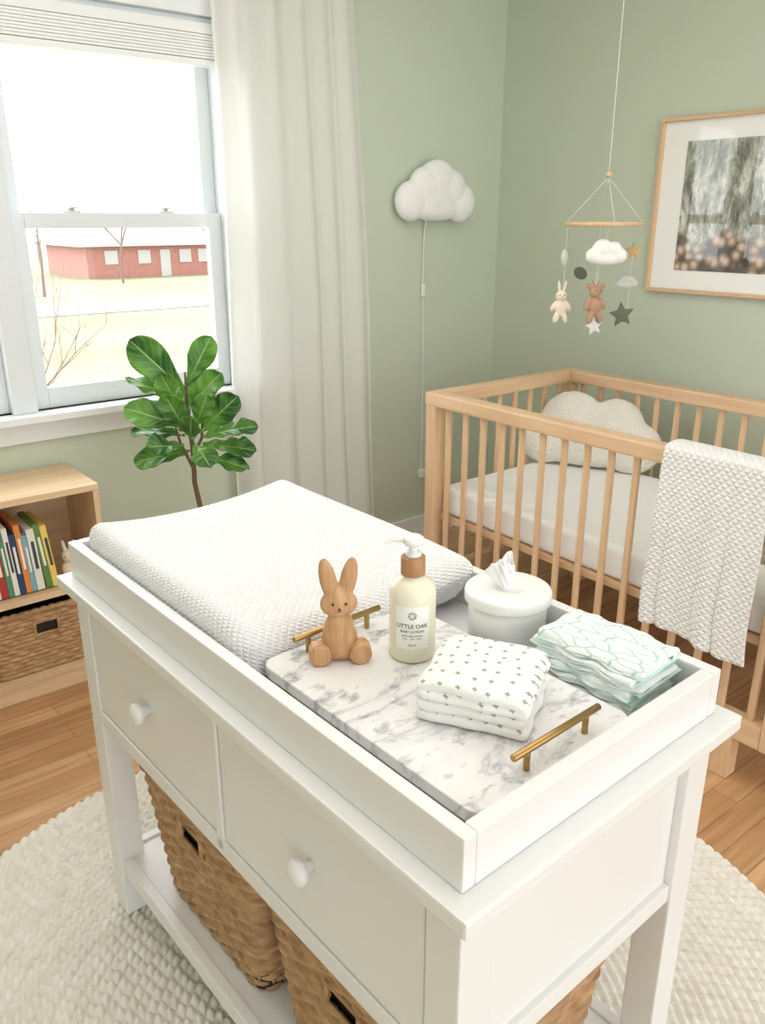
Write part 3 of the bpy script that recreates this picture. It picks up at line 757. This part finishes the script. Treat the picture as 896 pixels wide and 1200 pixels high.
# ---------------------------------------------------------------- cloud wall lamp
cl=empty('cloud_wall_lamp',(2.555,2.80,1.6))
cw=M('felt_white',(249,249,248),.9,bump=.3,bs=200)
blob('cloud_shade',[((2.550,2.82,1.545),(.18,.045,.060)),((2.412,2.82,1.565),(.082,.045,.082)),((2.695,2.82,1.562),(.087,.045,.084)),((2.49,2.82,1.620),(.085,.05,.085)),((2.560,2.82,1.642),(.105,.05,.094)),((2.635,2.82,1.620),(.085,.05,.082)),((2.55,2.82,1.58),(.14,.05,.07))],cw,cl,.007,8)
tube('cord',[(2.525,2.845,1.49),(2.526,2.862,1.42),(2.523,2.862,1.20),(2.53,2.862,1.0),(2.533,2.862,.7),(2.53,2.862,.34)],.003,plastic_w,cl)
rbox('inline_switch',(2.524,2.860,1.19),(.020,.014,.055),.005,plastic_w,cl,n=2)
rbox('plug',(2.53,2.855,.33),(.035,.025,.04),.006,plastic_w,cl,n=2)

# picture ---------------------------------------------------
pf=empty('framed_picture',(2.98,1.57,1.54))
fy0,fy1,fz0,fz1=1.06,2.015,1.222,1.853
box('frame_top',XR-.028,XR-.002,fy0,fy1,fz1-.014,fz1,wY,pf,bev=.002); box('frame_bottom',XR-.028,XR-.002,fy0,fy1,fz0,fz0+.014,wY,pf,bev=.002)
box('frame_l',XR-.028,XR-.002,fy1-.014,fy1,fz0+.014,fz1-.014,wZ,pf,bev=.002); box('frame_r',XR-.028,XR-.002,fy0,fy0+.014,fz0+.014,fz1-.014,wZ,pf,bev=.002)
matm=M('picture_mat',(248,248,246),.8,coat=.6)
box('mat_board',XR-.012,XR-.004,fy0+.01,fy1-.01,fz0+.01,fz1-.01,matm,pf,bev=0)
box('print',XR-.014,XR-.011,fy0+.115,fy1-.115,fz0+.085,fz1-.085,art_material(),pf,bev=0)

# ---------------------------------------------------------------- mobile
mo=empty('baby_mobile',(2.4,1.806,1.48))
mC=Vector((2.4,1.806,0)); Rv=Vector((.78,-.625,0)); Fv=Vector((.625,.78,0))
def mp(dx,z,dy=0): return mC+Rv*dx+Fv*dy+Vector((0,0,z))
strm=M('mobile_string',(236,234,228),.8)
felt=lambda n,c: M(n,c,.95,bump=.4,bs=220,bdist=.002)
fw=felt('felt_cream',(238,225,208)); fb=felt('felt_brown',(186,148,122)); fg=felt('felt_grey',(212,212,206)); fd=felt('felt_dark',(112,116,102)); fy=felt('felt_yellow',(222,188,128)); fbw=felt('felt_white2',(248,247,245))
lathe('ceiling_hook',[(.03,ZC-.018),(.035,ZC-.014),(.035,ZC-.001)],mC,plastic_w,mo,seg=24)
cyl('hang_cord',mp(0,ZC-.015),mp(0,1.64),.0013,strm,mo,seg=8,bev=False)
rbox('bead',mp(0,1.632),(.022,.022,.022),.0109,wZ,mo,n=1,k=5)
rr=.125
lathe('ring',[(rr-.004,1.472),(rr+.004,1.472),(rr+.004,1.487),(rr-.004,1.487),(rr-.004,1.472)],mC,wX,mo,seg=72)
for a in (0,PI/2,PI,1.5*PI):
    p=mC+Rv*(rr*math.cos(a))+Fv*(rr*math.sin(a)); tube('ring_cord',[mp(0,1.625),(p.x,p.y,1.487)],.0010,strm,mo)
def hang(dx,z,dy,top=1.475): tube('toy_string',[mp(dx,top,dy),mp(dx,z,dy)],.0009,strm,mo)
def lx_(dx,z,dy=0,s=1,rz=0): return Matrix.Translation(mp(dx,z,dy))@Matrix.Rotation(YAW+rz,4,'Z')@Matrix.Scale(s,4)
def star(name,dx,z,dy,R_,mat,rot=0):
    x=lx_(dx,z,dy); V=[];F=[]
    for yy in (-R_*.10,R_*.10):
        for k in range(10):
            r=R_ if k%2==0 else R_*.47; a=PI/2+rot+k*PI/5; V.append(x@Vector((r*math.cos(a),yy,r*math.sin(a))))
    V.append(x@Vector((0,-R_*.30,0))); V.append(x@Vector((0,R_*.30,0)))
    for k in range(10):
        j=(k+1)%10; F.append([k,20,j][::-1]); F.append([10+j,21,10+k][::-1]); F.append([k,j,10+j,10+k][::-1])
    ob=pymesh(name,V,F,mat,mo); b=ob.modifiers.new('b','BEVEL'); b.width=R_*.06; b.segments=3; b.limit_method='ANGLE'; b.angle_limit=math.radians(25)
def cloud(name,dx,z,dy,s,mat):
    blob(name,[((0,0,-.012),(.055,.02,.020)),((-.035,0,-.005),(.025,.02,.022)),((.038,0,-.005),(.024,.02,.022)),((-.012,0,.014),(.030,.022,.028)),((.020,0,.012),(.026,.02,.024))],mat,mo,.003*s+.0005,4,lx_(dx,z,dy,s))
def plush(name,dx,z,dy,s,mat,bunny=True,rz=0):
    x=lx_(dx,z,dy,s,rz)
    parts=[((0,0,-.03),(.022,.018,.030)),((0,-.002,.012),(.020,.018,.018)),((-.024,-.004,-.022),(.009,.009,.020),(0,.5,0)),((.024,-.004,-.022),(.009,.009,.020),(0,-.5,0)),((-.015,-.006,-.062),(.010,.010,.020),(0,.25,0)),((.015,-.006,-.062),(.010,.010,.020),(0,-.25,0)),((0,-.012,.008),(.010,.010,.008))]
    if bunny: parts+=[((-.009,0,.043),(.0055,.005,.022),(0,-.15,0)),((.010,0,.043),(.0055,.005,.022),(0,.25,0))]
    else: parts+=[((-.021,0,.028),(.013,.006,.008),(0,.5,0)),((.021,0,.028),(.013,.006,.008),(0,-.5,0)),((-.008,0,.038),(.003,.003,.012),(0,-.5,0)),((.008,0,.038),(.003,.003,.012),(0,.5,0))]
    blob(name,parts,mat,mo,.0022,3,x)
    for sx in (-1,1): rbox('toy_eye',x@Vector((sx*.008,-.019,.016)),(.004,.004,.004),.0019,dark,mo,n=1)
    rbox('toy_nose',x@Vector((0,-.0225,.011)),(.004,.003,.003),.0014,dark,mo,n=1)
hang(-.125,1.25,-.01); blob('wool_drop',[((0,0,0),(.013,.013,.028))],fg,mo,.003,2,lx_(-.128,1.372,-.01))
plush('plush_bunny',-.130,1.235,-.01,.98,fw,True)
hang(-.012,1.12,-.02); cloud('white_cloud',-.012,1.388,-.10,1.12,fbw); hang(-.012,1.40,-.10)
plush('plush_deer',-.032,1.252,-.08,1.12,fb,False,rz=.3); hang(-.032,1.28,-.08)
star('white_star',-.012,1.145,-.02,.032,fbw,.2)
hang(-.03,1.3,.1); blob('grey_leaf',[((0,0,0),(.026,.012,.020),(0,.6,0))],fd,mo,.003,2,lx_(-.045,1.315,.10))
hang(.110,1.18,.02); star('yellow_star',.112,1.392,.02,.030,fy,.1); cloud('grey_cloud',.098,1.29,.02,.66,fg); star('dark_star',.092,1.18,.02,.046,fd,.15)

# ---------------------------------------------------------------- fiddle leaf fig
fig=empty('fiddle_leaf_fig',(1.15,2.43,0)); lm=leaf_material(); stem=M('fig_bark',(116,92,68),.9,bump=.5,bs=60)
fC=Vector((1.135,2.42,0))
def fp(u,v,d=0): # metres in the plant's own upright plane
    return fC+Rv*((u-222)/352.)+Vector((0,0,.80-(v-509)/352.))+Fv*d
pot=M('stone_pot',(222,218,208),.7,bump=.3,bs=60)
lathe('planter',[(.10,0.001),(.12,.004),(.14,.05),(.155,.27),(.158,.28),(.146,.28),(.142,.25),(.01,.245)],fC+Vector((.0,.0,0)),pot,fig)
lathe('soil',[(.142,.246),(.01,.255)],fC,M('soil',(70,52,38),.95,bump=1,bs=80),fig)
tube('trunk',[fC+Vector((0,0,.24)),fC+Vector((.01,.005,.45)),fp(228,590),fp(223,555),fp(224,510),fp(219,475,.01),fp(222,440,.0),fp(222,425)],.009,stem,fig,[1.3,1.15,1,.9,.85,.7,.5,.3])
tube('branch_r',[fp(224,522),fp(236,500,-.01),fp(240,470,-.02)],.006,stem,fig,[1,.8,.4])
tube('branch_l',[fp(222,535),fp(212,505,-.02),fp(208,480,-.03)],.006,stem,fig,[1,.8,.4])
def leaf(k,b,t,w,nrm,bend=.12,fold=.22):
    b=Vector(b);t=Vector(t); ax=(t-b); L=ax.length; ax.normalize()
    nrm=Vector(nrm); nrm=(nrm-ax*nrm.dot(ax)).normalized(); sd=ax.cross(nrm).normalized()
    nu,nv=14,24
    def fn(u,v):
        s=u*2-1
        wv=w*(math.sin(PI*min(1,max(0,v))**1.35)**.55)*(0.55+.50*v)*(1-.10*math.sin(PI*min(1,v*2.0))) if 0<v<1 else 0.0015
        if v<.08: wv=min(wv,.003+v*w*2.2)
        off=s*wv
        z=fold*abs(off)+ .0050*math.sin(v*24-abs(s)*4)*abs(s)+ .007*math.sin(v*9+k)*s - bend*L*(v**2)
        return b+ax*(L*v)+sd*off+nrm*z
    grid(f'leaf_{k}',fn,nu,nv,lm,fig,thick=.0012,uv=True)
up=Vector((0,0,1)); fr=-Fv
leaves=[
((222,448,0),(161,390,.02),.066,fr*.9+up*.6-Rv*.2,.05),
((222,440,.02),(250,388,.05),.050,fr*.8+up*.5+Rv*.3,.08),
((226,462,0),(262,424,-.03),.050,fr+up*.6,.1),
((218,462,.02),(151,430,.04),.036,up+fr*.45,.08),
((214,486,-.01),(152,462,-.02),.060,fr*.8+up*.7,.1),
((216,498,0),(155,487,0),.038,up+fr*.45,.15),
((222,515,-.01),(156,524,-.03),.046,up*.7+fr*.8,.12),
((228,470,-.01),(236,425,.04),.046,fr+up*.2,.05),
((236,492,-.02),(280,450,-.03),.055,fr+up*.4,.08),
((236,498,-.02),(299,482,0),.042,up+fr*.65,.12),
((236,508,0),(297,512,.0),.044,up*.9+fr*.7,.12),
((230,520,-.01),(290,530,-.03),.040,up+fr*.5,.12),
((222,492,-.03),(204,446,-.08),.050,fr+up*.3,.08),
((230,505,-.03),(252,518,-.13),.050,up+fr*.6,.15),
((216,508,-.03),(184,498,-.11),.050,up+fr*.8,.12),
((222,478,.02),(190,448,.12),.055,fr*.6+up*.9,.1),
((228,478,.02),(262,466,.13),.055,fr*.5+up*.9,.1),
((232,485,-.04),(250,446,-.06),.042,fr+up*.2+Rv*.3,.08),
((220,470,-.03),(196,424,-.04),.045,fr+up*.3-Rv*.3,.08),
((226,500,-.04),(232,470,-.10),.042,fr+up*.4,.10),
]
for k,(b,t,w,n_,bd) in enumerate(leaves):
    leaf(k,fp(*b),fp(*t),w,n_,bd)

# ---------------------------------------------------------------- bookshelf
bs=empty('cube_bookshelf',(.44,2.70,0))
hx0,hx1,hy0,hy1,HT=.02,.862,2.55,2.85,.69
for n_,(a,b) in {'side_l':(hx0,hx0+.02),'side_r':(hx1-.02,hx1),'divider':((hx0+hx1)/2-.01,(hx0+hx1)/2+.01)}.items():
    box(n_,a,b,hy0+(.002 if n_=='divider' else 0),hy1,.0 if n_!='divider' else .06,HT-.022,oZ,bs,bev=.002)
box('top_board',hx0,hx1,hy0,hy1,HT-.022,HT,oX,bs,bev=.002)
box('mid_board',hx0+.02,hx1-.02,hy0+.003,hy1,.335,.355,oX,bs,bev=.002)
box('bottom_board',hx0+.02,hx1-.02,hy0+.003,hy1,.055,.075,oX,bs,bev=.002)
box('plinth',hx0+.02,hx1-.02,hy0+.006,hy0+.024,.0,.055,oX,bs,bev=.002)
box('back_board',hx0+.02,hx1-.02,hy1-.012,hy1-.004,.075,.668,oX,bs,bev=0)
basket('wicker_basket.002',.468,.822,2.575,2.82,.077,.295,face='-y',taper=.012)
bk=empty('row_of_books',(.6,2.65,.355))
cols=[(226,198,70),(52,120,168),(226,222,212),(180,60,52),(78,148,120),(240,236,224),(40,70,110),(228,140,70),(120,180,200),(236,232,226),(96,140,70),(240,210,110),(58,92,150),(228,224,214),(214,206,190),(188,66,56)]
x=.464; 
for k,c in enumerate(cols):
    w=random.uniform(.014,.024); h=random.uniform(.19,.235); d=random.uniform(.15,.18)
    if x+w>.712: break
    mk=M(f'book_cover_{k}',c,.55); lean=Matrix.Rotation(math.radians(-5 if k>9 else -3),3,'Y')
    box(f'book_{k}',x,x+w,2.585,2.585+d,.361,.361+h,mk,bk,bev=.001,rot=lean)
    box(f'book_title_{k}',x+w*.3,x+w*.7,2.5835,2.5846,.361+h*.35,.361+h*.8,M(f'book_ink_{k}',(245,240,225) if sum(c)<520 else (70,70,80),.6),bk,bev=0,rot=lean)
    x+=w+.0012
pb=empty('plush_bunny_doll',(.755,2.64,.356)); pxm=Matrix.Translation((.768,2.64,.412))@Matrix.Rotation(YAW+.2,4,'Z')@Matrix.Scale(1.15,4)
blob('plush_body',[((0,0,-.022),(.026,.022,.026)),((0,-.002,.018),(.022,.020,.020)),((-.012,0,.048),(.006,.005,.02),(0,-.15,0)),((.012,0,.048),(.006,.005,.02),(0,.2,0)),((-.014,-.02,-.038),(.009,.014,.009)),((.014,-.02,-.038),(.009,.014,.009))],fw,pb,.003,3,pxm)
for sx in (-1,1): rbox('plush_eye',pxm@Vector((sx*.008,-.0215,.022)),(.004,.004,.004),.0019,dark,pb,n=1)

# ---------------------------------------------------------------- light
ld=bpy.data.lights.new('added_top_fill','AREA'); ld.shape='SQUARE'; ld.size=2.2; ld.energy=25; ld.color=(1,.985,.965)  # added fill lamp out of view, brightens the upward-facing surfaces
lo=bpy.data.objects.new('added_top_fill',ld); lo.location=(.9,1.1,ZC-.03); COL.objects.link(lo)
w=bpy.data.worlds.new('daylight'); scene.world=w; w.use_nodes=True; nt=w.node_tree; nt.nodes.clear()
wo=nt.nodes.new('ShaderNodeOutputWorld'); bg=nt.nodes.new('ShaderNodeBackground')
tc=nt.nodes.new('ShaderNodeTexCoord'); sp=nt.nodes.new('ShaderNodeSeparateXYZ'); nt.links.new(tc.outputs['Generated'],sp.inputs[0])
mr=nt.nodes.new('ShaderNodeMapRange'); mr.interpolation_type='SMOOTHSTEP'
mr.inputs[1].default_value=-.1; mr.inputs[2].default_value=.5; mr.inputs[3].default_value=2.4; mr.inputs[4].default_value=6.2
nt.links.new(sp.outputs[1],mr.inputs[0]); nt.links.new(mr.outputs[0],bg.inputs['Strength'])
bg.inputs['Color'].default_value=(0.965,0.985,1.0,1); nt.links.new(bg.outputs[0],wo.inputs[0])

# ---------------------------------------------------------------- camera
cam=bpy.data.cameras.new('camera'); co=bpy.data.objects.new('camera',cam); COL.objects.link(co)
co.location=(0,0,1.5); co.rotation_euler=(math.radians(90-19.77),0,YAW)
cam.sensor_fit='VERTICAL'; cam.sensor_height=36; cam.sensor_width=36*896/1200; cam.lens=28.8; cam.clip_start=.02; cam.clip_end=400
scene.camera=co
